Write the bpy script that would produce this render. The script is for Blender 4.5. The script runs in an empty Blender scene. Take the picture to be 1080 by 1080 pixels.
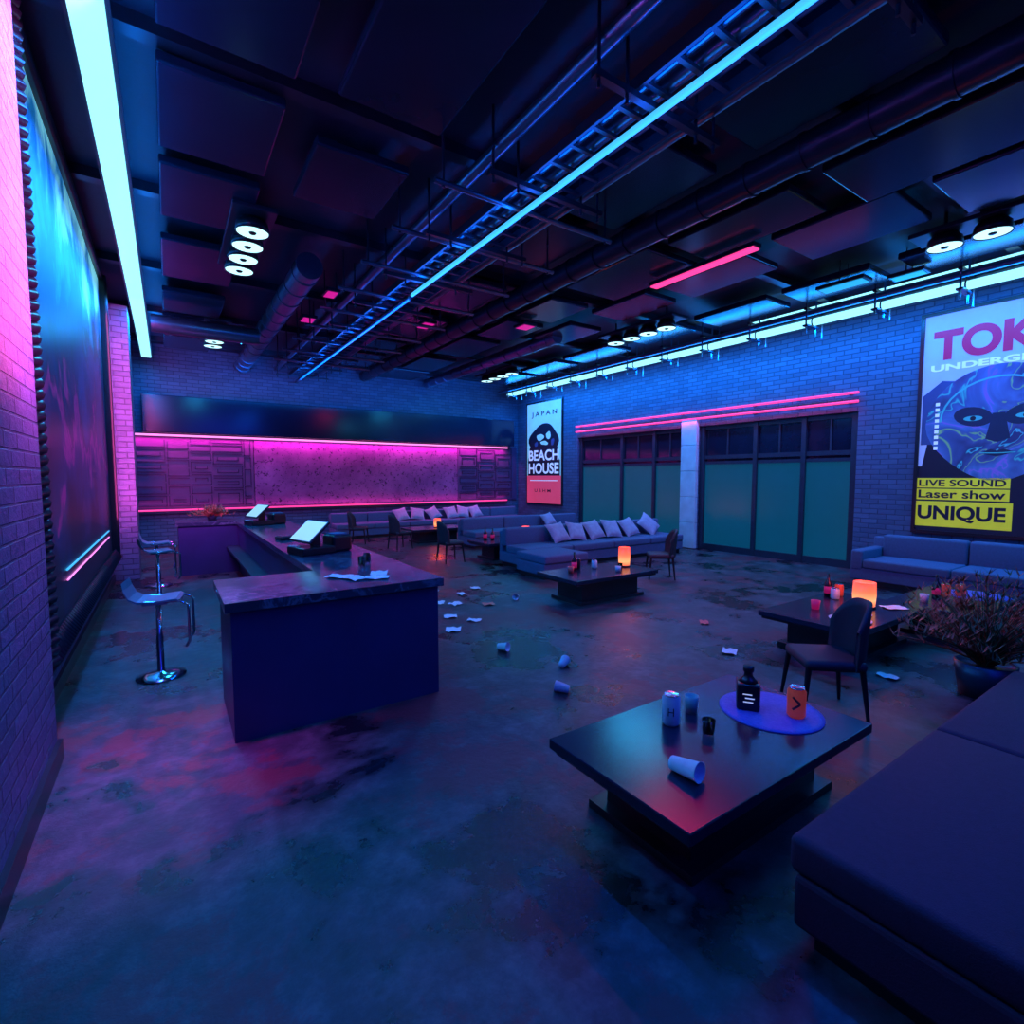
import bpy, bmesh, math, random
from mathutils import Matrix, Vector, Euler
random.seed(7)
D=bpy.data; C=bpy.context; col=C.scene.collection
C.scene.view_settings.view_transform='Standard'
PI=math.pi
# ------------------------------------------------------------ materials
def nodes(name):
    m=D.materials.new(name); m.use_nodes=True
    nt=m.node_tree; b=nt.nodes.get('Principled BSDF')
    return m,nt,b
def L(nt,a,b): nt.links.new(a,b)
def coords(nt,scale=(1,1,1)):
    tc=nt.nodes.new('ShaderNodeTexCoord'); mp=nt.nodes.new('ShaderNodeMapping')
    mp.inputs['Scale'].default_value=scale
    L(nt,tc.outputs['Object'],mp.inputs['Vector']); return mp.outputs['Vector']
def noise(nt,vec,scale,detail=4,rough=.55,dist=0):
    n=nt.nodes.new('ShaderNodeTexNoise'); n.inputs['Scale'].default_value=scale
    n.inputs['Detail'].default_value=detail; n.inputs['Roughness'].default_value=rough
    n.inputs['Distortion'].default_value=dist
    L(nt,vec,n.inputs['Vector']); return n.outputs['Fac']
def ramp(nt,fac,stops,interp='LINEAR'):
    r=nt.nodes.new('ShaderNodeValToRGB'); e=r.color_ramp.elements; r.color_ramp.interpolation=interp
    while len(e)<len(stops): e.new(.5)
    for i,(p,c) in enumerate(stops):
        e[i].position=p; e[i].color=(c[0],c[1],c[2],1) if len(c)==3 else c
    L(nt,fac,r.inputs['Fac']); return r.outputs['Color']
def bump(nt,b,h,s,dist=.02):
    n=nt.nodes.new('ShaderNodeBump'); n.inputs['Strength'].default_value=s; n.inputs['Distance'].default_value=dist
    L(nt,h,n.inputs['Height']); L(nt,n.outputs['Normal'],b.inputs['Normal'])
def mat(name,c,rough=.5,metal=0,c2=None,ns=3,bs=None,bstr=.2,em=None,es=0,spec=.5):
    m,nt,b=nodes(name)
    v=coords(nt)
    n=noise(nt,v,ns)
    c2=c2 or tuple(x*.8 for x in c)
    L(nt,ramp(nt,n,[(.3,c2),(.7,c)]),b.inputs['Base Color'])
    b.inputs['Roughness'].default_value=rough; b.inputs['Metallic'].default_value=metal
    b.inputs['Specular IOR Level'].default_value=spec
    if bs: bump(nt,b,noise(nt,v,bs,3),bstr,.01)
    if em:
        b.inputs['Emission Color'].default_value=(*em,1); b.inputs['Emission Strength'].default_value=es
    return m
def emis(name,c,s): return mat(name,tuple(x*.3 for x in c),.4,em=c,es=s)
def brick(name,c1,c2,mortar,bw=.3,rh=.1,rough=.45,bs=.9):
    m,nt,b=nodes(name)
    tc=nt.nodes.new('ShaderNodeTexCoord'); s=nt.nodes.new('ShaderNodeSeparateXYZ'); L(nt,tc.outputs['Object'],s.inputs[0])
    a=nt.nodes.new('ShaderNodeMath'); a.operation='ADD'; L(nt,s.outputs[0],a.inputs[0]); L(nt,s.outputs[1],a.inputs[1])
    cb=nt.nodes.new('ShaderNodeCombineXYZ'); L(nt,a.outputs[0],cb.inputs[0]); L(nt,s.outputs[2],cb.inputs[1])
    k=nt.nodes.new('ShaderNodeTexBrick'); L(nt,cb.outputs[0],k.inputs['Vector'])
    k.inputs['Scale'].default_value=1; k.inputs['Brick Width'].default_value=bw; k.inputs['Row Height'].default_value=rh
    k.inputs['Mortar Size'].default_value=.009; k.inputs['Mortar Smooth'].default_value=.35
    k.inputs['Color1'].default_value=(*c1,1); k.inputs['Color2'].default_value=(*c2,1); k.inputs['Mortar'].default_value=(*mortar,1)
    L(nt,k.outputs['Color'],b.inputs['Base Color']); b.inputs['Roughness'].default_value=rough
    n=noise(nt,tc.outputs['Object'],14,6,.65)
    mx=nt.nodes.new('ShaderNodeMath'); mx.operation='MULTIPLY_ADD'
    L(nt,n,mx.inputs[0]); mx.inputs[1].default_value=.6
    inv=nt.nodes.new('ShaderNodeMath'); inv.operation='SUBTRACT'; inv.inputs[0].default_value=1; L(nt,k.outputs['Fac'],inv.inputs[1])
    L(nt,inv.outputs[0],mx.inputs[2]); bump(nt,b,mx.outputs[0],bs,.025)
    return m
BR=brick('painted_brick',(.09,.14,.25),(.06,.095,.18),(.035,.05,.11))
def floor_mat():
    m,nt,b=nodes('worn_concrete'); v=coords(nt)
    n1=noise(nt,v,.8,12,.72,.1); n2=noise(nt,v,3.0,12,.75); n3=noise(nt,v,.75,12,.68,.1)
    base=ramp(nt,n2,[(.34,(.01,.014,.018)),(.5,(.03,.04,.048)),(.66,(.085,.1,.11))])
    mx=nt.nodes.new('ShaderNodeMixRGB'); L(nt,ramp(nt,n1,[(.51,(0,0,0)),(.55,(.75,.75,.75))]),mx.inputs[0])
    L(nt,base,mx.inputs[1]); mx.inputs[2].default_value=(.12,.018,.03,1)
    mx2=nt.nodes.new('ShaderNodeMixRGB'); mx2.blend_type='MULTIPLY'; L(nt,ramp(nt,n3,[(.42,(1,1,1)),(.47,(0,0,0))]),mx2.inputs[0])
    L(nt,mx.outputs[0],mx2.inputs[1]); mx2.inputs[2].default_value=(.2,.2,.23,1)
    L(nt,mx2.outputs[0],b.inputs['Base Color'])
    L(nt,ramp(nt,n3,[(.4,(.2,.2,.2)),(.5,(.46,.46,.46))]),b.inputs['Roughness'])
    bump(nt,b,noise(nt,v,14,10,.75),.4,.02); return m
FL=floor_mat()
DK=mat('dark_metal',(.04,.055,.09),.35,.5,ns=6)
PIPE=mat('pipe_metal',(.17,.25,.36),.3,.85,ns=8)
CHROME=mat('chrome',(.6,.72,.8),.16,1)
CEIL=mat('ceiling_paint',(.022,.035,.075),.5,0,ns=2,bs=20)
SLAB=mat('ceiling_panel_gloss',(.014,.028,.065),.2,.2,ns=2)
BLK=mat('black_lacquer',(.01,.012,.018),.3,0)
TAB=mat('table_lacquer',(.012,.018,.04),.22,0,ns=5)
FAB=mat('sofa_fabric',(.08,.125,.23),.85,0,ns=30,bs=150,bstr=.3)
FAB2=mat('sofa_fabric_violet',(.055,.015,.045),.8,0,ns=30,bs=150,bstr=.3)
FABD=mat('chair_fabric',(.03,.02,.03),.6,0,ns=20,bs=120,bstr=.25)
PIL=mat('pillow_fabric',(.4,.36,.5),.85,0,ns=12,bs=90,bstr=.2)
CY=emis('neon_cyan',(.28,.85,1),1.6)
CY2=emis('neon_cyan_soft',(.06,.5,1),1.1)
PK=emis('neon_pink',(1,.05,.3),1.35)
MG=emis('neon_magenta',(1,.25,.8),1.6)
DISC=emis('lamp_disc',(.5,.95,1),1.6)
def lantern_mat():
    m,nt,b=nodes('lantern_glass'); tc=nt.nodes.new('ShaderNodeTexCoord'); s=nt.nodes.new('ShaderNodeSeparateXYZ'); L(nt,tc.outputs['Object'],s.inputs[0])
    g=nt.nodes.new('ShaderNodeMapRange'); g.inputs['From Min'].default_value=0; g.inputs['From Max'].default_value=.33; L(nt,s.outputs[2],g.inputs['Value'])
    cc=ramp(nt,g.outputs[0],[(.0,(.9,.06,.03)),(.3,(1,.4,.16)),(.6,(1,.16,.06)),(1,(.85,.05,.02))])
    L(nt,cc,b.inputs['Emission Color']); b.inputs['Emission Strength'].default_value=1.4
    b.inputs['Base Color'].default_value=(.4,.08,.04,1); return m
ORG=lantern_mat()
TEAL=mat('frosted_pane',(.004,.03,.05),.3,0,em=(.001,.05,.105),es=.95)  # light from outside put into the pane as emission
TRAN=mat('transom_glass',(.006,.012,.03),.1,0)
WHT=mat('white_paint',(.7,.7,.72),.4)
PAPER=mat('paper',(.8,.82,.84),.7,ns=15,c2=(.65,.66,.68))
RED=mat('red_print',(.8,.12,.1),.4)
ORP=mat('orange_can_paint',(.9,.16,.06),.3,em=(.9,.08,.03),es=.12)  # orange paint with a little glow put into it
YEL=mat('yellow_print',(.8,.75,.03),.45,em=(.75,.7,.02),es=.3)  # poster yellow, low glow put into the print so it looks lit
GRN=mat('leaf_green',(.06,.14,.05),.5); GRO=mat('leaf_rust',(.5,.12,.06),.5)
def marble():
    m,nt,b=nodes('bar_marble'); v=coords(nt)
    n=noise(nt,v,2.6,9,.65,.8); L(nt,ramp(nt,n,[(.46,(.02,.035,.06)),(.5,(.11,.15,.2)),(.54,(.025,.04,.07))]),b.inputs['Base Color'])
    b.inputs['Roughness'].default_value=.2; return m
MARB=marble()
BARB=mat('bar_panel',(.03,.03,.12),.4,0,ns=3)
def wallpanel():
    m,nt,b=nodes('worn_steel_panel'); v=coords(nt)
    n=noise(nt,v,11,6,.75); n2=noise(nt,v,1.2,6,.6)
    mx=nt.nodes.new('ShaderNodeMixRGB'); mx.blend_type='MULTIPLY'; mx.inputs[0].default_value=1
    L(nt,ramp(nt,n,[(.39,(.12,.1,.2)),(.44,(1,1,1))]),mx.inputs[1]); L(nt,ramp(nt,n2,[(.3,(.11,.04,.15)),(.7,(.26,.12,.32))]),mx.inputs[2])
    L(nt,mx.outputs[0],b.inputs['Base Color']); b.inputs['Roughness'].default_value=.38; b.inputs['Metallic'].default_value=.2
    bump(nt,b,n,.25,.01); return m
WP=wallpanel()
WPD=mat('fret_panel',(.10,.05,.15),.45,.1)
WPL=mat('fret_panel_rib',(.03,.02,.07),.35,.2)
GLOSS=mat('glossy_bulkhead',(.004,.012,.045),.16,0,ns=1)
STONE=mat('pillar_stone',(.55,.65,.72),.6,0,ns=4,bs=30)

# ------------------------------------------------------------ mesh builder
class B:
    def __init__(s): s.v=[];s.f=[];s.mi=[];s.sm=[];s.mats=[]
    def idx(s,m):
        if m not in s.mats: s.mats.append(m)
        return s.mats.index(m)
    def raw(s,vs,fs,m,M=None,smooth=False):
        o=len(s.v); i=s.idx(m)
        for p in vs:
            p=Vector(p)
            if M is not None: p=M@p
            s.v.append(p)
        for f in fs:
            s.f.append([o+k for k in f]); s.mi.append(i); s.sm.append(smooth)
        return s
    def bm(s,bm,m,M=None,smooth=False):
        bm.verts.index_update()
        s.raw([v.co.copy() for v in bm.verts],[[v.index for v in f.verts] for f in bm.faces],m,M,smooth); bm.free(); return s
    def box(s,x0,x1,y0,y1,z0,z1,m,bev=0,M=None,seg=2):
        bm=bmesh.new(); bmesh.ops.create_cube(bm,size=1)
        for v in bm.verts: v.co=Vector(((x0+x1)/2+v.co.x*(x1-x0),(y0+y1)/2+v.co.y*(y1-y0),(z0+z1)/2+v.co.z*(z1-z0)))
        if bev: bmesh.ops.bevel(bm,geom=bm.edges[:],offset=bev,segments=seg,affect='EDGES',profile=.5)
        return s.bm(bm,m,M,bool(bev) and seg>2)
    def tube(s,pts,r,m,n=12,M=None,closed=False,r2=None):
        pts=[Vector(p) for p in pts]; vs=[];fs=[]; k=len(pts); up=None
        for i,p in enumerate(pts):
            if closed: t=pts[(i+1)%k]-pts[i-1]
            else: t=pts[min(i+1,k-1)]-pts[max(i-1,0)]
            t.normalize()
            if up is None: up=Vector((0,0,1)) if abs(t.z)<.9 else Vector((1,0,0))
            a=t.cross(up).normalized(); up=a.cross(t).normalized()
            rr=r if r2 is None else r+(r2-r)*i/(k-1)
            for j in range(n):
                q=2*PI*j/n; vs.append(p+a*math.cos(q)*rr+up*math.sin(q)*rr)
        for i in range(k if closed else k-1):
            for j in range(n):
                i2=(i+1)%k; fs.append([i*n+j,i*n+(j+1)%n,i2*n+(j+1)%n,i2*n+j])
        s.raw(vs,fs,m,M,True)
        if not closed: s.raw(vs[:n],[list(range(n))[::-1]],m,M); s.raw(vs[-n:],[list(range(n))],m,M)
        return s
    def lathe(s,prof,m,M=None,n=24,smooth=True):
        vs=[];fs=[]
        for r,z in prof:
            for j in range(n):
                q=2*PI*j/n; vs.append((max(r,.0004)*math.cos(q),max(r,.0004)*math.sin(q),z))
        for i in range(len(prof)-1):
            for j in range(n): fs.append([i*n+j,i*n+(j+1)%n,(i+1)*n+(j+1)%n,(i+1)*n+j])
        fs.append(list(range(n))[::-1]); fs.append([(len(prof)-1)*n+j for j in range(n)])
        return s.raw(vs,fs,m,M,smooth)
    def pillow(s,w,h,t,m,M=None,n=12):
        vs=[];fs=[]
        for sgn in (1,-1):
            o=len(vs)
            for i in range(n+1):
                for j in range(n+1):
                    u=-1+2*i/n; v=-1+2*j/n
                    pin=1-.10*(1-v*v); pin2=1-.10*(1-u*u)
                    th=((1-u**4)*(1-v**4))**.6
                    vs.append((u*w/2*pin,v*h/2*pin2,sgn*(t/2*th+.002)))
            for i in range(n):
                for j in range(n):
                    q=[o+i*(n+1)+j,o+(i+1)*(n+1)+j,o+(i+1)*(n+1)+j+1,o+i*(n+1)+j+1]
                    fs.append(q if sgn>0 else q[::-1])
        return s.raw(vs,fs,m,M,True)
    def poly(s,pts,m,M=None,z=0):
        return s.raw([(p[0],p[1],z) for p in pts],[list(range(len(pts)))],m,M)
    def text(s,t,x0,x1,y0,y1,m,M=None,z=0,bold=.0,shear=0):
        cu=D.curves.new('t','FONT'); cu.body=t; cu.offset=bold; cu.shear=shear; cu.fill_mode='FRONT'
        ob=D.objects.new('t',cu); col.objects.link(ob); C.view_layer.update()
        me=D.meshes.new_from_object(ob.evaluated_get(C.evaluated_depsgraph_get()))
        xs=[v.co.x for v in me.vertices]; ys=[v.co.y for v in me.vertices]
        ax,bx,ay,by=min(xs),max(xs),min(ys),max(ys)
        vs=[(x0+(v.co.x-ax)/(bx-ax)*(x1-x0),y0+(v.co.y-ay)/(by-ay)*(y1-y0),z) for v in me.vertices]
        s.raw(vs,[list(p.vertices) for p in me.polygons],m,M)
        D.objects.remove(ob); D.meshes.remove(me); return s
    def make(s,name,M=None):
        me=D.meshes.new(name); me.from_pydata([tuple(v) for v in s.v],[],s.f)
        for m in s.mats: me.materials.append(m)
        for p,i,sm in zip(me.polygons,s.mi,s.sm): p.material_index=i; p.use_smooth=sm
        me.update(); ob=D.objects.new(name,me); col.objects.link(ob)
        if M is not None: ob.matrix_world=M
        return ob
def T(x,y,z=0,rz=0,rx=0,ry=0,sc=1): return Matrix.Translation((x,y,z))@Euler((rx,ry,rz)).to_matrix().to_4x4()@Matrix.Scale(sc,4)
rad=math.radians
# ------------------------------------------------------------ room shell
CZ=5.6; YB=17.3; XR=11.9; YF=-4.5
B().box(-1.3,12.4,YF-.2,YB+.4,-.1,0,FL).make('floor')
B().box(-1.3,12.4,YF-.2,YB+.4,CZ,CZ+.15,CEIL).make('ceiling')
B().box(-1.2,-.9,4.6,YB,0,CZ,BR).box(-1.2,-.7,YF,4.6,0,CZ,BR).box(-.9,-.5,12,12.7,0,5.1,BR).make('wall_left')
B().box(-1.2,12.2,YB,YB+.3,0,CZ,BR).make('wall_back')
B().box(-1.2,12.2,YF-.2,YF,0,CZ,BR).make('wall_front')
B().box(XR,12.2,YF,4.88,0,CZ,BR).box(XR,12.2,4.88,13.6,3.3,CZ,BR).box(XR,12.2,8.72,9.17,0,3.3,BR).box(XR,12.2,13.6,YB,0,CZ,BR).make('wall_right')
B().box(XR-.03,XR,-4.4,4.7,0,.14,BLK).box(XR-.03,XR,13.7,YB,0,.14,BLK).make('baseboard_right')
B().box(-.7,-.67,YF,4.6,0,.14,BLK).box(-.9,-.87,4.62,11.98,0,.14,BLK).make('baseboard_left')
# pillar
b=B(); z=0
for k in range(5):
    b.box(XR-.12,XR,8.70,9.19,z+.008,z+.70,STONE,.01); z+=.70
b.make('pillar')
# storefront windows
def storefront(i,y0,y1,ms):
    b=B(); X=XR+.1
    b.box(X,X+.08,y0,y1,3.2,3.3,DK).box(X,X+.08,y0,y1,2.42,2.52,DK).box(X-.02,X+.08,y0,y1,0,.16,DK)
    b.box(X,X+.08,y0,y1,2.28,2.36,DK)
    ys=[y0]+ms+[y1]
    for k,y in enumerate(ys):
        w=.05 if 0<k<len(ys)-1 else .06
        yy=min(max(y,y0+w),y1-w)
        b.box(X-.03,X+.08,yy-w,yy+w,0,3.3,DK)
    for a,c in zip(ys[:-1],ys[1:]):
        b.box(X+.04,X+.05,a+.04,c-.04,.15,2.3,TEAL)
        b.box(X+.05,X+.06,a+.04,c-.04,2.3,3.22,TRAN)
        mid=(a+c)/2
        b.box(X+.02,X+.05,mid-.02,mid+.02,2.5,3.22,DK)
    b.make('window_%d'%i)
storefront(1,9.19,13.58,[10.3,11.6]); storefront(2,4.9,8.7,[6.0,7.15])
# pink neon above windows
b=B()
for z in (3.5,3.68):
    b.tube([(XR-.1,4.85,z),(XR-.1,13.6,z)],.028,PK)
    for k in range(9): b.box(XR-.11,XR,5+k*1.05,5.03+k*1.05,z-.03,z+.03,DK)
b.make('neon_tube_lamp')
# back wall features
b=B()
b.box(-.5,11.4,YB-.5,YB,3.15,4.15,GLOSS,.02)
b.make('bulkhead')
b=B(); b.box(2.2,9.1,YB-.08,YB,1.05,3.12,WP,.01).make('trim_1')
def fret(name,x0,x1):
    b=B(); b.box(x0,x1,YB-.06,YB,1.05,3.12,WPD); random.seed(int(x0*10)+3)
    x=x0+.05
    while x<x1-.25:
        w=min(random.choice([.4,.55,.8]),x1-.05-x); z=1.1
        while z<2.95:
            h=min(random.choice([.25,.35,.5]),3.1-z)
            for ins in ([.02,.12] if min(w,h)>.34 else [.02]):
                a,c,d,e=x+ins,x+w-ins,z+ins,z+h-ins
                qs=[(a,c,d,d+.025),(a,c,e-.025,e),(a,a+.025,d,e),(c-.025,c,d,e)]
                qs.pop(random.randrange(4))
                for q in qs:
                    if q[1]>q[0] and q[3]>q[2]: b.box(q[0],q[1],YB-.08,YB-.06,q[2],q[3],WPL)
            z+=h
        x+=w
    b.make(name)
fret('trim_2',-.85,2.18); fret('trim_3',9.12,11.8)
B().tube([(-.8,YB-.16,3.1),(11.3,YB-.16,3.1)],.028,MG).tube([(-.8,YB-.12,1.02),(11.3,YB-.12,1.02)],.026,PK).box(-.8,11.3,YB-.14,YB,.93,1.0,DK).box(-.8,11.3,YB-.2,YB-.02,3.125,3.15,DK).make('neon_strip_lamp')
# ------------------------------------------------------------ posters
RW=Matrix(((0,0,-1,0),(-1,0,0,0),(0,1,0,0),(0,0,0,1)))
def pm(name,c,e=.35,r=.5): return mat(name,c,r,em=c,es=e)  # poster colours get a low glow so the print looks lit
def face_mat():
    m,nt,b=nodes('poster_face'); v=coords(nt)
    n=noise(nt,v,1.0,4,.5,.6); st=[]
    cols=[(.05,.12,.45),(.02,.3,.35),(.12,.06,.4),(.12,.3,.12),(.03,.3,.45)]
    bg=[(.01,.02,.08),(.015,.05,.2),(.03,.09,.32),(.02,.05,.2),(.01,.02,.1)]
    p=.34
    for c,g in zip(cols,bg): st+=[(p,g),(p+.008,c),(p+.016,g)]; p+=.075
    cc=ramp(nt,n,st); L(nt,cc,b.inputs['Base Color']); L(nt,cc,b.inputs['Emission Color']); b.inputs['Emission Strength'].default_value=.65  # same lit look put into the face print as glow
    b.inputs['Roughness'].default_value=.3; return m
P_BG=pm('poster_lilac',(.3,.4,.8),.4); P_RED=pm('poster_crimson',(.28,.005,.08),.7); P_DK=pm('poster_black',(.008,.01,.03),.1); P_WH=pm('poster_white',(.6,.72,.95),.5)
P_BL=pm('poster_navy',(.02,.05,.2),.4)
FACE=face_mat()
M=Matrix.Translation((XR-.05,3.8,.95))@RW
W,H=2.55,3.95
b=B(); b.box(0,W,0,H,-.05,-.002,BLK,.0,M)
for q in ((-.06,0,-.06,H+.06),(W,W+.06,-.06,H+.06),(0,W,-.06,0),(0,W,H,H+.06)): b.box(q[0],q[1],q[2],q[3],-.05,.03,BLK,0,M)
b.poly([(0,0),(W,0),(W,H),(0,H)],P_BG,M,0)
b.poly([(0,0),(W,0),(W,1.2),(0,1.2)],P_DK,M,.002)
b.poly([(.0,.08),(1.35,.08),(1.35,.55),(0,.55)],YEL,M,.004)
b.poly([(.0,.58),(1.3,.58),(1.3,.78),(0,.78)],YEL,M,.004).poly([(.0,.8),(1.3,.8),(1.3,.98),(0,.98)],YEL,M,.004)
b.text('UNIQUE',.03,1.27,.17,.47,P_DK,M,.006,.035)
b.text('Laser show',.03,1.25,.61,.76,P_DK,M,.006,.02)
b.text('LIVE SOUND',.03,1.25,.83,.95,P_DK,M,.006,.02)
hd=[]
for k in range(40):
    q=2*PI*k/40; rx=1.02; ry=1.0
    hd.append((1.1+rx*math.cos(q)*(1-.3*max(0,-math.sin(q))**1.5),1.93+ry*math.sin(q)))
b.poly(hd,FACE,M,.004)
b.poly([(.02,.98),(.12,1.6),(1.9,1.6),(2.5,.98)],P_DK,M,.003)
b.poly([(.02,1.6),(.02,2.5),(.3,2.75),(.6,2.7),(.5,1.6)],P_BL,M,.0025)
def stroke(pts,w,m,z):
    for (ax,ay),(cx,cy) in zip(pts[:-1],pts[1:]):
        l=math.hypot(cx-ax,cy-ay); nx,ny=-(cy-ay)/l*w,(cx-ax)/l*w
        b.poly([(ax-nx,ay-ny),(cx-nx,cy-ny),(cx+nx,cy+ny),(ax+nx,ay+ny)],m,M,z)
P_CY=pm('poster_cyan_line',(.03,.3,.4),.5)
P_SH=pm('poster_shadow_blue',(.006,.015,.06),.3)
# hood outline, brow shadows, eyes, nose, mouth
stroke([(1.1+.8*math.cos(PI*k/16),2.0+.72*math.sin(PI*k/16)) for k in range(17)],.015,P_CY,.007)
b.poly([(1.02,2.1),(1.18,2.1),(1.26,1.66),(1.1,1.6),(.94,1.66)],P_SH,M,.0055)
for sx,sg in ((.76,-1),(1.44,1)):
    b.poly([(sx+.27*math.cos(2*PI*k/20),2.06+.17*math.sin(2*PI*k/20)+.04*sg*math.cos(2*PI*k/20)) for k in range(20)],P_SH,M,.006)
    b.poly([(sx+.13*math.cos(2*PI*k/20),2.03+.045*math.sin(2*PI*k/20)) for k in range(20)],P_CY,M,.0065)
    b.poly([(sx+.04*math.cos(2*PI*k/20),2.03+.04*math.sin(2*PI*k/20)) for k in range(20)],P_DK,M,.007)
b.poly([(.88,1.42),(1.02,1.48),(1.1,1.45),(1.18,1.48),(1.34,1.42),(1.1,1.35)],P_SH,M,.006)
stroke([(.88,1.42),(1.1,1.41),(1.34,1.42)],.008,P_CY,.007)
for k in range(9): b.poly([(.22,1.5+k*.1),(.28,1.5+k*.1),(.28,1.56+k*.1),(.22,1.56+k*.1)],P_WH,M,.008)
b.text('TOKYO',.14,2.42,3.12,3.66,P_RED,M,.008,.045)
b.text('UNDERGROUND',.12,2.42,2.93,3.05,P_WH,M,.008,.04)
b.make('wall_poster')
# JAPAN poster
M=Matrix.Translation((XR-.05,16.55,.95))@RW; W,H=2.1,3.8
P_TE=pm('poster_pale_teal',(.2,.5,.6),.6); P_PK=pm('poster_pink',(.7,.06,.14),.55)
b=B(); b.box(-.06,W+.06,-.06,H+.06,-.05,-.002,BLK,0,M)
b.poly([(0,0),(W,0),(W,H),(0,H)],P_TE,M,0).poly([(0,0),(W,0),(W,1.05),(0,1.05)],P_PK,M,.003)
def blob(cx,cy,rx,ry,s,amp=.12,n=36):
    random.seed(s); ph=[random.uniform(0,6) for _ in range(4)]
    return [(cx+rx*math.cos(q)*(1+amp*sum(math.sin((j+2)*q+ph[j])/(j+1) for j in range(4))/2),cy+ry*math.sin(q)*(1+amp*sum(math.sin((j+2)*q+ph[j])/(j+1) for j in range(4))/2)) for q in [2*PI*k/n for k in range(n)]]
b.poly(blob(1.05,2.45,.78,.6,3,.3),P_DK,M,.004).poly(blob(.65,2.0,.4,.5,8,.3),P_DK,M,.0045).poly(blob(1.45,2.0,.42,.55,9,.3),P_DK,M,.0047)
b.poly([(.06,1.05),(2.04,1.05),(2.04,1.6),(1.7,2.1),(.4,2.1),(.06,1.7)],P_DK,M,.005)
b.poly(blob(.85,2.5,.2,.14,4,.3),P_TE,M,.006).poly(blob(1.35,2.55,.16,.12,6,.3),P_TE,M,.006).poly(blob(1.1,2.28,.22,.08,12,.3),P_TE,M,.006).poly(blob(.6,2.25,.1,.1,14,.3),P_BL,M,.006).poly(blob(1.6,2.3,.1,.12,15,.3),P_BL,M,.006)
b.text('J A P A N',.3,1.85,3.25,3.48,P_DK,M,.007,.02)
b.text('BEACH',.12,1.98,1.62,2.02,P_WH,M,.012,.025).text('HOUSE',.12,1.98,1.12,1.53,P_WH,M,.012,.025)
b.text('U S H M',.5,1.5,.42,.54,P_DK,M,.007,.01)
b.poly([(.2,.85),(1.9,.85),(1.9,.88),(.2,.88)],P_WH,M,.006)
b.make('wall_poster')
# left framed art
def art_mat():
    m,nt,b=nodes('neon_city_art'); v=coords(nt,(1,1,.7))
    tc=nt.nodes.new('ShaderNodeTexCoord'); s=nt.nodes.new('ShaderNodeSeparateXYZ'); L(nt,tc.outputs['Object'],s.inputs[0])
    g=nt.nodes.new('ShaderNodeMapRange'); g.inputs['From Min'].default_value=.6; g.inputs['From Max'].default_value=5.3; L(nt,s.outputs[2],g.inputs['Value'])
    n=noise(nt,v,1.0,8,.62,.5)
    a=nt.nodes.new('ShaderNodeMath'); a.operation='MULTIPLY_ADD'; L(nt,n,a.inputs[0]); a.inputs[1].default_value=1.1
    sb=nt.nodes.new('ShaderNodeMath'); sb.operation='SUBTRACT'; L(nt,g.outputs[0],sb.inputs[0]); sb.inputs[1].default_value=.58; L(nt,sb.outputs[0],a.inputs[2])
    cc=ramp(nt,a.outputs[0],[(.1,(.002,.004,.018)),(.3,(.002,.01,.07)),(.36,(.14,.008,.12)),(.4,(.002,.006,.04)),(.6,(.002,.02,.13)),(.66,(.002,.01,.05)),(.84,(.008,.16,.45)),(1,(.25,.85,1))])
    L(nt,cc,b.inputs['Base Color']); L(nt,cc,b.inputs['Emission Color']); b.inputs['Emission Strength'].default_value=.65  # artwork glows in its own colours to look lit
    b.inputs['Roughness'].default_value=.35; return m
ART=art_mat()
PAD=mat('padded_frame_leather',(.012,.016,.03),.28,0,bs=40)
b=B(); X=-.9; y0,y1,z0,z1=5.1,11.4,.55,5.3
b.box(X,X+.05,y0,y1,z0,z1,ART)
for k in range(60):
    z=z0+k*(z1-z0)/60
    b.tube([(X+.06,y0-.15,z),(X+.14,y0-.05,z+.02),(X+.06,y0+.1,z)],.045,PAD,8)
for k in range(70):
    y=y0+k*(y1-y0)/70
    b.tube([(X+.06,y,z0-.1),(X+.14,y,z0),(X+.06,y,z0+.1)],.05,PAD,8)
b.box(X,X+.16,y1-.05,y1+.12,z0-.1,z1+.1,BLK,.03).box(X,X+.12,y0-.15,y1+.1,z1,z1+.12,BLK,.03)
b.tube([(X+.06,6.5,1.05),(X+.06,10.8,1.05)],.01,CY2).tube([(X+.06,6.5,.95),(X+.06,10.8,.95)],.008,MG)
b.make('framed_artwork')
# ------------------------------------------------------------ ceiling things
b=B(); b.box(-.47,-.2,1.2,16.9,5.14,5.2,DK).box(-.44,-.23,1.25,16.85,5.11,5.145,CY)
for k in range(9): b.tube([(-.33,1.5+k*1.85,5.2),(-.33,1.5+k*1.85,CZ)],.015,DK,8)
b.make('ceiling_strip_lamp')
# right tube rig
b=B(); b.tube([(11,-3.5,5.08),(11,16.6,5.08)],.075,CY)
b.tube([(11.15,-3.5,5.42),(11.15,6.9,5.42)],.02,CY)
b.make('neon_ceiling_tube')
b=B(); b.tube([(10.75,-3.5,5.2),(10.75,16.9,5.2)],.05,PIPE).tube([(11.3,-3.5,5.25),(11.3,16.9,5.25)],.035,PIPE)
for k in range(17):
    y=-3+k*1.2
    b.box(10.65,11.4,y-.03,y+.03,5.27,5.31,DK)
    for x in (10.7,11.35,11.08): b.tube([(x,y,CZ),(x,y,4.8 if k%2 else 4.88)],.018,PIPE,8)
    b.tube([(11-.09*math.cos(q),y,5.08+.09*math.sin(q)) for q in [2*PI*j/16 for j in range(16)]],.014,DK,6,closed=True)
    b.box(10.66,11.12,y-.05,y+.05,4.95,4.98,DK)
b.make('pipe_rack')
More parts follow.
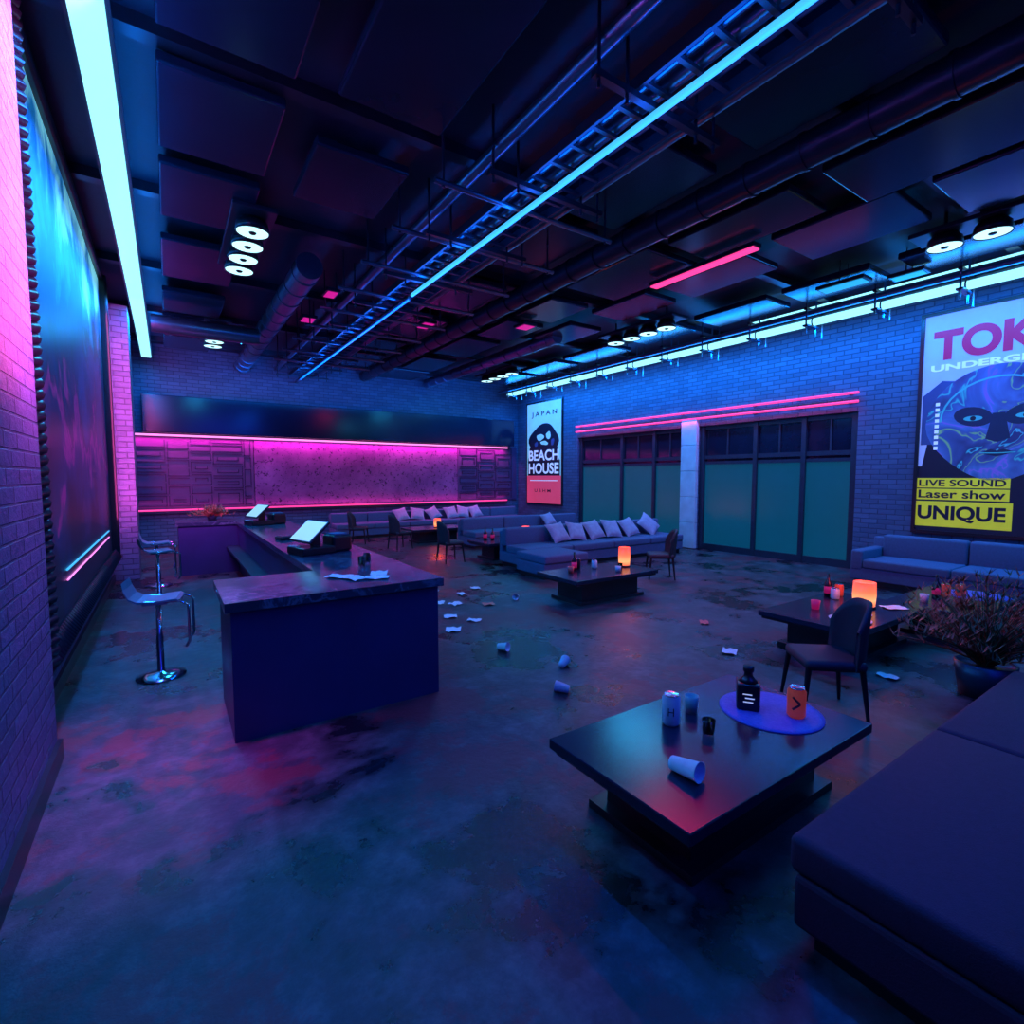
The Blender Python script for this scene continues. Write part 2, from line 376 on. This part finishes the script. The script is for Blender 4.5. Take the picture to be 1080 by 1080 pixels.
# centre cable tray
b=B()
for x in (3.2,3.85): b.box(x-.015,x+.015,-3.5,16.9,5.0,5.1,DK)
for k in range(68): b.box(3.2,3.85,-3.4+k*.3,-3.36+k*.3,5.01,5.04,DK)
for x,r,z in ((3.3,.05,5.1),(3.5,.06,5.12),(3.68,.045,5.1),(4.1,.08,5.2),(2.9,.07,5.25)): b.tube([(x,-3.5,z),(x,17.2,z)],r,PIPE)
for k in range(14):
    y=-3+k*1.5
    b.box(2.75,4.25,y-.03,y+.03,4.93,4.98,DK)
    for x in (2.8,3.1,3.95,4.2): b.tube([(x,y,CZ),(x,y,4.86)],.014,DK,8)
for k in range(9):
    y=5+k*1.2; b.tube([(2.4,y,5.0),(4.9,y,5.0)],.03,PIPE,10)
    for x in (2.5,4.8): b.tube([(x,y,CZ),(x,y,4.95)],.014,DK,8)
b.make('cable_tray')
b=B(); b.tube([(3.42,-2,4.9),(3.42,8,4.9)],.03,CY2).make('neon_ceiling_tube')
B().tube([(3.42,8.1,4.88),(3.42,17,4.88)],.035,PIPE).make('conduit_pipe')
# ducts
def duct(pts,r,m=DK):
    b=B(); b.tube(pts,r,m,24)
    P=[Vector(p) for p in pts]
    for a,c in zip(P[:-1],P[1:]):
        d=(c-a); n=int(d.length/.6)
        for k in range(n):
            q=a+d*(k+.5)/max(n,1); t=d.normalized()*.02
            b.tube([q-t,q+t],r+.015,m,24)
    return b
duct([(1.95,8.5,5.2),(1.95,17.2,5.2)],.2,PIPE).make('air_duct')
duct([(-.15,12.4,4.95),(1.75,12.4,4.95)],.17,PIPE).make('air_duct')
duct([(5.6,-3.5,5.3),(5.6,17.2,5.3)],.17,DK).make('air_duct')
duct([(7.9,9.8,5.3),(7.9,17.2,5.3)],.16,PIPE).make('air_duct')
# ceiling clouds
b=B(); random.seed(11)
for xi in (6.7,8.0,10.0):
    y=-3
    while y<16:
        w=random.uniform(.9,1.25); l=random.uniform(1.2,1.9); z=random.uniform(5.3,5.37)
        if xi==10.0: w=.9
        if not(7.5<xi<8.3 and y>9): b.box(xi-w/2,xi+w/2,y,y+l,z,z+.1,SLAB,.02)
        y+=l+random.uniform(.25,.8)
for xi in (.55,1.9,4.75):
    y=-3
    while y<16:
        l=random.uniform(1.2,1.9); z=random.uniform(5.3,5.37)
        if not(xi==1.9 and y>6.5): b.box(xi-.5,xi+.5,y,y+l,z,z+.1,SLAB,.02)
        y+=l+random.uniform(.25,.8)
b.make('ceiling_panels')
b=B()
for k in range(8): b.box(-.9,XR,-3.2+k*2.8,-3.05+k*2.8,5.48,CZ,DK)
b.make('ceiling_beams')
b=B(); b.box(7.0,7.2,4.3,6.2,5.22,5.28,DK).box(7.02,7.18,4.32,6.18,5.2,5.225,PK)
b.make('neon_pink_batten')
PKS=emis('glow_panel_pink',(.6,.01,.28),1.); CYS=emis('glow_panel_cyan',(.02,.4,.75),1.)  # pink and cyan reflections on ceiling panels, put in as glowing faces
def glowp(x,y,w,l,m):
    b=B(); b.box(x-w/2,x+w/2,y-l/2,y+l/2,5.2,5.26,DK,.01).box(x-w/2+.04,x+w/2-.04,y-l/2+.04,y+l/2-.04,5.19,5.2,m)
    for s in (-1,1): b.tube([(x+s*w*.4,y,5.26),(x+s*w*.4,y,CZ)],.01,DK,8)
    b.make('ceiling_glow_panel')
for x,y,w,l,m in ((9.7,4.3,.35,.75,CYS),(10.1,3.5,.3,.5,CYS),(2.55,9.6,.25,.4,PKS),(2.55,11.4,.3,.4,PKS),(4.75,10.4,.3,.5,PKS),(6.6,9.3,.35,.4,PKS)): glowp(x,y,w,l,m)
# spot clusters
def cluster(x,y0):
    b=B(); b.box(x-.26,x+.26,y0-.35,y0+1.85,5.3,5.36,DK,.01)
    for k in range(4):
        M=T(x,y0+k*.5,5.13)
        b.lathe([(.14,.17),(.19,.12),(.21,.0),(.2,.0),(.19,.02)],BLK,M)
        b.lathe([(.19,.03),(.19,.008),(.05,.006),(.001,.006)],DISC,M)
        b.lathe([(.05,.007),(.035,-.01),(.001,-.012)],BLK,M,12)
    for s in (0,1.5): b.tube([(x,y0+s,5.36),(x,y0+s,CZ)],.02,DK,8)
    b.make('spotlight_cluster')
for x,y in ((1.05,7.65),(1.05,13.2),(9.1,1.25),(9.05,7.5),(9.0,13.4),(1.05,1.4)): cluster(x,y)
# ------------------------------------------------------------ bar
b=B()
b.box(.34,1.98,4.14,5.08,0,.98,BARB).box(1.18,1.98,5.08,11.9,0,.98,BARB).box(.14,1.98,11.9,12.75,0,.98,BARB)
b.box(.3,2.02,4.1,5.12,.98,1.05,MARB).box(1.13,2.02,5.12,11.86,.98,1.05,MARB).box(.1,2.02,11.86,12.8,.98,1.05,MARB)
b.box(.95,1.18,5.1,11.88,.5,.54,DK)
b.make('bar_counter')
SCR=emis('screen_glow',(.35,.7,.9),.9)
def pos(x,y,rz):
    b=B()
    b.box(-.2,.2,-.2,.2,0,.09,BLK,.015).box(-.03,.03,.0,.1,.08,.24,BLK)
    Ms=T(0,-.02,.26,0,rad(42))
    b.box(-.25,.25,-.17,.17,-.015,.015,BLK,.01,Ms).box(-.23,.23,-.15,.15,.015,.017,SCR,0,Ms)
    b.box(-.12,.14,.2,.46,0,.2,BLK,.03).box(-.15,-.12,.25,.37,.06,.16,PAPER)
    b.box(-.1,.1,.24,.42,.2,.215,FAB)
    for i in range(4):
        for j in range(3): b.box(-.16+.04*i,-.13+.04*i,-.19+.035*j,-.165+.035*j,.09,.1,WHT)
    b.make('cash_register',T(x,y,1.05,rz))
pos(1.38,6.3,rad(-75)); pos(1.4,10.6,rad(-75))
def sheet(b,x,y,z,w,l,rz,m=PAPER,cr=.012):
    vs=[];n=4
    for i in range(n+1):
        for j in range(n+1):
            vs.append(((i/n-.5)*w,(j/n-.5)*l,.003+cr*abs(math.sin(i*1.3+j*.9+x*7))))
    fs=[[i*(n+1)+j,(i+1)*(n+1)+j,(i+1)*(n+1)+j+1,i*(n+1)+j+1] for i in range(n) for j in range(n)]
    b.raw(vs,fs,m,T(x,y,z,rz),True)
b=B()
for x,y,r in ((1.35,4.5,.3),(1.52,4.42,1.1),(1.6,4.6,-.4),(1.25,4.66,.8)): sheet(b,x,y,1.05,.15,.21,r)
b.make('paper_napkins')
def glass_mat():
    m,nt,bb=nodes('clear_glass'); bb.inputs['Transmission Weight'].default_value=1; bb.inputs['Roughness'].default_value=.03
    v=coords(nt); L(nt,ramp(nt,noise(nt,v,3),[(0,(.9,.95,1)),(1,(1,1,1))]),bb.inputs['Base Color']); return m
GL=glass_mat()
def glass(x,y,z,r=.04,h=.1):
    B().lathe([(r*.8,0),(r,h),(r-.004,h),(r*.8-.004,.01)],GL).make('drinking_glass',T(x,y,z))
glass(1.6,5.1,1.05); glass(1.72,5.3,1.05); glass(1.75,7.6,1.05)
B().box(-.18,.18,-.12,.12,0,.05,BLK,.01).box(-.15,.15,-.09,.09,.05,.055,DK).make('serving_tray',T(1.45,7.9,1.05,.2))
# plants
def plant(x,y,z,h,r,n,pot_r,pot_h,rust=.4):
    b=B(); random.seed(int(x*10))
    b.lathe([(pot_r*.8,0),(pot_r,pot_h),(pot_r-.02,pot_h),(pot_r-.03,pot_h-.03),(.001,pot_h-.03)],DK)
    for k in range(n):
        a=random.uniform(0,2*PI); rr=random.uniform(.2,1)*r; hh=h*random.uniform(.5,1)*(1-.35*rr/r)
        pts=[]
        for i in range(5):
            t=i/4; pts.append((math.cos(a)*(rr*t**1.4+.02),math.sin(a)*(rr*t**1.4+.02),pot_h-.05+hh*t-.2*rr*t*t))
        m=GRO if random.random()<rust else GRN
        b.tube(pts,.008,m,4,r2=.002)
        for i in range(1,5):
            p=Vector(pts[i])
            for s in range(6):
                aa=random.uniform(0,2*PI); l=.05+.05*random.random()
                q=p+Vector((math.cos(aa)*l,math.sin(aa)*l,l*.9)); d=(q-p).cross(Vector((0,0,1))).normalized()*.006
                b.raw([p-d,p+d,q],[[0,1,2]],m)
    b.make('potted_plant',T(x,y,z))
plant(6.0,1.35,0,.98,.68,230,.22,.3,.6)
plant(.75,12.4,1.05,.25,.4,80,.1,.12,.6)
# stools
SEAT=mat('stool_seat',(.12,.32,.42),.28,.3)
def stool(x,y,rz):
    b=B()
    b.lathe([(.21,0),(.21,.012),(.12,.03),(.04,.05),(.03,.06),(.03,.4),(.024,.41),(.024,.74),(.001,.74)],CHROME,None,32)
    prof=[(-.25,.97),(-.235,.9),(-.2,.82),(-.14,.785),(-.02,.775),(.1,.785),(.17,.79),(.2,.77)]
    vs=[];fs=[];n=len(prof)
    for s in (0,1):
        for i,(px,pz) in enumerate(prof):
            for yy in (-.19,.19): vs.append((px,yy*(1-.1*(i==0)),pz-.018*s))
    for i in range(n-1):
        fs.append([2*i,2*i+1,2*i+3,2*i+2]); o=2*n; fs.append([o+2*i,o+2*i+2,o+2*i+3,o+2*i+1])
        fs.append([2*i,2*i+2,o+2*i+2,o+2*i]); fs.append([2*i+1,o+2*i+1,o+2*i+3,2*i+3])
    fs.append([0,2*n,2*n+1,1]); e=2*n-2; fs.append([e,e+1,2*n+e+1,2*n+e])
    b.raw(vs,fs,SEAT,None,False)
    for s in (-.17,.17):
        b.tube([(-.1,s,.77),(.2,s,.765),(.27,s,.72),(.27,s,.36),(.24,s*.9,.31)],.012,CHROME,8)
    b.tube([(.24,-.15,.31),(.24,.15,.31)],.012,CHROME,8).box(-.1,.1,-.17,.17,.74,.76,CHROME)
    b.make('bar_stool',T(x,y,0,rz))
stool(-.12,6.0,rad(-8)); stool(-.17,9.9,rad(10)); stool(-.2,11.1,rad(0))
# ------------------------------------------------------------ sofas
def sofa(name,x,y,w,d,rz,n,pil=(),back=True,armL=False,armR=False,bh=.78,fab=FAB):
    b=B(); hw=w/2
    b.box(-hw,hw,-d/2+.03,d/2,.08,.3,fab,.02).box(-hw+.05,hw-.05,-d/2+.1,d/2-.05,0,.08,BLK)
    x0=-hw+(.2 if armL else 0); x1=hw-(.2 if armR else 0); bd=.28 if back else 0
    cw=(x1-x0)/n
    for k in range(n):
        b.box(x0+k*cw+.006,x0+(k+1)*cw-.006,-d/2,d/2-bd+.02,.3,.46,fab,.035,None,4)
        if back: b.box(x0+k*cw+.006,x0+(k+1)*cw-.006,d/2-bd,d/2-.08,.42,bh,fab,.05,None,4)
    if back: b.box(-hw,hw,d/2-.12,d/2,.25,bh-.06,fab,.03,None,3)
    if armL: b.box(-hw,-hw+.2,-d/2+.02,d/2,.25,.62,fab,.04,None,3)
    if armR: b.box(hw-.2,hw,-d/2+.02,d/2,.25,.62,fab,.04,None,3)
    for i,(px,rot,sz) in enumerate(pil):
        b.pillow(sz,sz,.17,PIL,T(px,d/2-bd-.2,.46+sz*.42,0,0,0)@Euler((rad(52),0,0)).to_matrix().to_4x4()@Euler((0,0,rot)).to_matrix().to_4x4())
    b.make(name,T(x,y,0,rz))
sofa('sofa',8.6,9.05,5.0,1.1,0,4,[(-1.2,.12,.52),(-.65,-.2,.5),(-.1,.15,.52),(.5,-.1,.52),(1.1,.2,.52),(1.85,.6,.58)],bh=.82)
sofa('ottoman',6.35,8.0,1.1,.95,0,1,back=False)
sofa('sofa',8.9,12.4,4.2,1.0,0,3,[(.8,.2,.45)])
sofa('sofa',7.9,16.6,7.2,1.0,0,6,[(-1.3,.2,.5),(-.7,-.2,.5),(-.1,.4,.5),(.6,.1,.5),(1.1,-.3,.5),(1.6,.2,.5)])
sofa('sofa',10.95,2.3,4.0,1.1,-PI/2,3,armL=True,bh=.86)
sofa('sofa',3.75,.48,3.3,1.15,PI,2,fab=FAB2)
# ------------------------------------------------------------ tables
def table(x,y,w=1.78,d=.98,h=.42):
    b=B(); b.box(-w/2,w/2,-d/2,d/2,h-.06,h,TAB,.006).box(-w/2+.03,w/2-.03,-d/2+.03,d/2-.03,h-.09,h-.06,BLK)
    b.box(-w/2+.28,w/2-.28,-d/2+.2,d/2-.2,.05,h-.09,BLK).box(-w/2+.2,w/2-.2,-d/2+.13,d/2-.13,0,.05,BLK)
    b.make('coffee_table',T(x,y,0))
table(2.69,1.80); table(5.8,6.1); table(6.5,2.72,1.8,1.05); table(8.3,2.2,1.75,.95,.40); table(6.9,10.4); table(6.7,14.2)
def lantern(x,y,z,r=.11,h=.3):
    b=B(); b.lathe([(r,0),(r,.02),(r*.95,.025)],BLK)
    b.lathe([(r*.93,.02),(r,h*.5),(r*.95,h),(r*.85,h),(r*.8,h*.95),(.001,h*.93)],ORG)
    b.make('table_lantern',T(x,y,z))
    l=D.lights.new('lantern_light','POINT'); l.energy=13; l.color=(1,.08,.03); l.shadow_soft_size=.12
    o=D.objects.new('lantern_light',l); o.location=(x,y,z+h+.12); col.objects.link(o)
lantern(6.75,2.62,.42,.12,.3); lantern(6.45,6.15,.42,.1,.33); lantern(7.55,10.6,.42,.11,.27); lantern(6.75,14.1,.42,.11,.27)
CANW=mat('can_white',(.75,.9,.92),.3,.1)
def can(x,y,z,m=CANW,r=.055,h=.19,tip=None,mark=None,rz=0):
    b=B()
    b.lathe([(r*.8,0),(r,.015),(r,h*.87),(r*.8,h*.97),(r*.82,h),(r*.76,h),(r*.74,h-.008),(.001,h-.008)],m,None,28)
    b.lathe([(r*.82,h*.975),(r*.85,h*.99),(r*.82,h+.002),(r*.76,h+.001)],CHROME,None,28)
    if mark:
        for (x0,z0,x1,z1,w) in mark:
            n=5; vs=[];fs=[]
            dx,dz=x1-x0,z1-z0; ln=math.hypot(dx,dz); px,pz=-dz/ln*w,dx/ln*w
            for i in range(n+1):
                t=i/n
                for s in (-1,1):
                    a=(x0+dx*t+px*s)/r; vs.append((math.sin(a)*(r+.001),-math.cos(a)*(r+.001),z0+dz*t+pz*s))
            for i in range(n): fs.append([2*i,2*i+1,2*i+3,2*i+2])
            b.raw(vs,fs,P_DK if m is not BLK else P_WH)
    M=T(x,y,z,rz)
    if tip is not None: M=T(x,y,z+r,tip)@Euler((rad(90),0,0)).to_matrix().to_4x4()@Matrix.Translation((0,0,-h/2))
    b.make('drink_can',M)
can(2.54,2.01,.42,CANW,mark=[(-.015,.07,-.015,.12,.003),(.015,.07,.015,.12,.003),(-.015,.095,.015,.095,.003)],rz=rad(-52))
can(3.27,1.62,.428,ORP,mark=[(-.022,.14,.022,.1,.007),(.022,.1,-.022,.06,.007)],rz=rad(-63))
# tipped-over paper cup on near table
r_=.05
B().lathe([(.036,0),(r_,.16),(r_+.003,.16),(r_-.004,.158),(.033,.008),(.001,.008)],PAPER,None,28).make('paper_cup',T(2.14,1.68,.4575,rad(5))@Euler((rad(84),0,0)).to_matrix().to_4x4())
def cup(x,y,z,m=GRN,r=.035,h=.1):
    B().lathe([(r*.8,0),(r,h),(r-.005,h),(r*.8-.005,.01),(.001,.01)],m).make('drinking_cup',T(x,y,z))
CUPM=mat('cup_ceramic',(.2,.4,.38),.35)
cup(2.78,2.04,.42,CUPM,.045,.11)
def bottle(x,y,z,square=True,r=.07,h=.28,rz=0,m=BLK):
    b=B()
    if square:
        b.box(-r,r,-r,r,0,h*.62,m,.015,None,3)
        b.lathe([(r*.9,h*.6),(r*.6,h*.7),(.028,h*.76),(.026,h*.86),(.034,h*.87),(.034,h),(.001,h)],m)
        for k,(u0,u1) in enumerate(((-.45,.4),(-.3,.5),(-.5,.3))): b.box(r*u0,r*u1,-r-.003,-r-.0005,h*(.2+.09*k),h*(.225+.09*k),P_WH)
    else:
        b.lathe([(r,0),(r,h*.55),(r*.5,h*.7),(r*.36,h*.75),(r*.36,h),(.001,h)],m)
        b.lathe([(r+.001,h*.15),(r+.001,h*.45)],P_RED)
    b.make('liquor_bottle',T(x,y,z,rz))
bottle(3.14,1.87,.428,rz=rad(-55))
MATP=mat('placemat_purple',(.22,.13,.5),.6,0,c2=(.12,.08,.4),ns=60)
B().lathe([(.31,0),(.31,.006),(.27,.008),(.001,.008)],MATP,None,48).make('round_placemat',T(3.22,1.76,.42))
glass(2.62,1.8,.42,.04,.09)
# clutter others
can(7.12,3.05,.42,ORP,.05,.16); bottle(6.98,3.12,.42,False,.045,.3); cup(6.2,2.9,.42,P_RED,.05,.1); can(6.9,3.0,.42,CANW,.05,.14)
bottle(8.15,2.35,.4,False,.045,.3); can(8.3,2.3,.4,ORP,.055,.17); can(8.5,2.2,.408,ORP,.055,.15); cup(7.75,2.35,.4,WHT,.05,.1)
B().lathe([(.35,0),(.35,.006),(.001,.008)],MATP,None,40).make('round_placemat',T(8.72,2.1,.4))
B().lathe([(.16,0),(.2,.015),(.19,.015),(.1,.006),(.001,.006)],WHT,None,32).make('plate',T(6.0,2.45,.42))
bottle(5.5,6.35,.42,False,.045,.3); can(5.62,6.4,.42,BLK,.05,.17); cup(5.3,6.2,.42,RED,.05,.1); can(5.9,6.3,.42,CANW,.05,.14); cup(6.0,5.85,.42,WHT,.05,.09); glass(6.2,6.0,.42)
bottle(6.4,10.7,.42,False,.045,.3); bottle(6.55,10.6,.42,False,.045,.28); cup(6.8,10.5,.42,WHT,.05,.1); can(7.0,10.6,.42,ORP,.05,.15); can(7.6,10.2,.42,CANW,.05,.15)
b=B()
for x,y,r in ((6.3,2.5,.2),(7.0,2.4,1),): sheet(b,x,y,.42,.18,.25,r)
b.make('paper_flyers')
# chairs
def chair(x,y,rz):
    b=B()
    b.box(-.24,.24,-.23,.23,.4,.49,FABD,.04,None,4)
    for sx,sy in ((-1,-1),(1,-1),(-1,1),(1,1)):
        b.tube([(sx*.2,sy*.2,.42),(sx*.24,sy*.24,0)],.024,BLK,10,r2=.013)
    n=14;mr=7; vs=[];fs=[]
    for s in (0,1):
        for i in range(n+1):
            a=rad(-62+124*i/n)
            top=.95-.22*(abs(a)/rad(62))**3
            for j in range(mr+1):
                t=j/mr; rr=.25+.04*t+(.035 if s else 0)
                vs.append((math.sin(a)*rr*(1-.15*t),math.cos(a)*rr*1.0,.42+(top-.42)*t-(.012 if s and j==mr else 0)))
    W_=mr+1; o=(n+1)*W_
    for i in range(n):
        for j in range(mr):
            q=[i*W_+j,(i+1)*W_+j,(i+1)*W_+j+1,i*W_+j+1]; fs.append(q); fs.append([o+k for k in q[::-1]])
        fs.append([i*W_+mr,(i+1)*W_+mr,o+(i+1)*W_+mr,o+i*W_+mr]); fs.append([i*W_,o+i*W_,o+(i+1)*W_,(i+1)*W_])
    for i in (0,n):
        for j in range(mr): fs.append([i*W_+j,i*W_+j+1,o+i*W_+j+1,o+i*W_+j])
    b.raw(vs,fs,FABD,None,True)
    b.make('dining_chair',T(x,y,0,rz))
chair(4.5,2.02,rad(-132)); chair(7.85,6.55,rad(-130)); chair(5.35,10.5,rad(90)); chair(4.6,14.9,rad(60)); chair(5.2,13.2,rad(100))
# litter
b=B()
for i,(x,y) in enumerate(((3.99,7.43),(4.0,6.6),(2.95,5.73),(3.38,5.95),(5.12,3.28),(3.6,6.9),(3.0,6.6),(4.4,7.7),(3.4,7.1),(5.88,4.15),(3.7,7.9),(2.9,7.6),(5.75,2.0),(3.2,6.3))):
    sheet(b,x,y,0,.11+.04*(i%3),.18,i*1.3,RED if i in(1,9) else PAPER,.025)
b.make('floor_litter_paper')
def pcup(x,y,rz):
    B().lathe([(.035,0),(.05,.13),(.052,.13),(.046,.128),(.032,.008),(.001,.008)],PAPER).make('paper_cup',T(x,y,.036,rz)@Euler((rad(82.5),0,0)).to_matrix().to_4x4())
for i,(x,y) in enumerate(((3.04,4.8),(3.26,3.95),(2.94,3.45),(4.6,6.7))): pcup(x,y,i*1.7+.4)
# ------------------------------------------------------------ lights
def area(name,loc,size,e,c,rot=(0,0,0),spread=PI):
    l=D.lights.new(name,'AREA'); l.shape='RECTANGLE'; l.size,l.size_y=size; l.energy=e; l.color=c; l.spread=spread
    o=D.objects.new(name,l); o.location=loc; o.rotation_euler=rot; col.objects.link(o); return o
area('strip_light',(-.33,9,5.08),(.2,15),400,(.0,.2,1))
area('strip_uplight',(-.1,9,5.0),(.1,15),70,(.0,.22,1),(0,rad(200),0))
area('tube_light_right',(10.95,7,4.98),(.12,19),820,(.0,.22,1),(0,rad(-18),0))
area('tube_uplight_right',(10.85,7,5.0),(.08,19),130,(.0,.25,1),(0,rad(150),0))
area('tube_light_centre',(3.42,2.8,4.84),(.06,9),200,(.0,.1,1))
area('ceiling_fill',(3.4,9,4.8),(.1,15),80,(.0,.14,1),(0,rad(180),0))  # unseen fill, added to brighten the ceiling and pipes
area('window_neon_light',(XR-.16,9.2,3.45),(.05,8.6),24,(1,.02,.3),(0,rad(10),0))
area('panel_top_light',(5.2,YB-.2,3.06),(12,.05),165,(1,.03,.55),(rad(16),0,0),rad(130))
area('panel_low_light',(5.2,YB-.15,1.06),(12,.04),24,(1,.03,.4),(rad(172),0,0),rad(130))
area('pink_wash_near',(-.22,4.45,3.9),(2.6,.05),150,(1,.07,.5),(0,rad(90),0),rad(135))
area('pink_wash_pilaster',(-.55,11.2,3.0),(.1,3.6),55,(1,.08,.5),(rad(90),0,0),rad(130))
area('batten_light',(7.1,5.25,5.18),(.12,1.8),50,(1,.02,.12))
area('purple_floor',(-.15,4.2,5.0),(.3,.3),18,(.7,.01,.7),(0,0,0),rad(35))
area('bar_end_glow',(.55,10.9,1.7),(.6,.1),22,(.9,.05,.8),(rad(70),0,0))
area('blue_fill',(3,-3,5.0),(4,2),120,(.02,.03,1),(rad(35),0,0))
area('back_wall_wash',(5.5,14.6,4.6),(10,.2),65,(.0,.2,1),(rad(100),0,0),rad(90))  # unseen light added to turn the back wall bluer
for x,y in ((1.05,8.4),(1.05,13.9),(9.1,2),(9.05,8.2),(9,14.1)):
    area('spot_cluster_light',(x,y,5.08),(.4,1.7),75,(.02,.5,1))
w=D.worlds.new('World'); C.scene.world=w; w.use_nodes=True
w.node_tree.nodes['Background'].inputs[0].default_value=(.01,.03,.12,1); w.node_tree.nodes['Background'].inputs[1].default_value=.3
# ------------------------------------------------------------ camera
cd=D.cameras.new('Camera'); cd.lens=18; cd.sensor_width=36; cd.clip_start=.02
co=D.objects.new('Camera',cd); co.location=(0,0,1.95); co.rotation_euler=(rad(90-3.92),0,rad(-33.9)); col.objects.link(co)
C.scene.camera=co
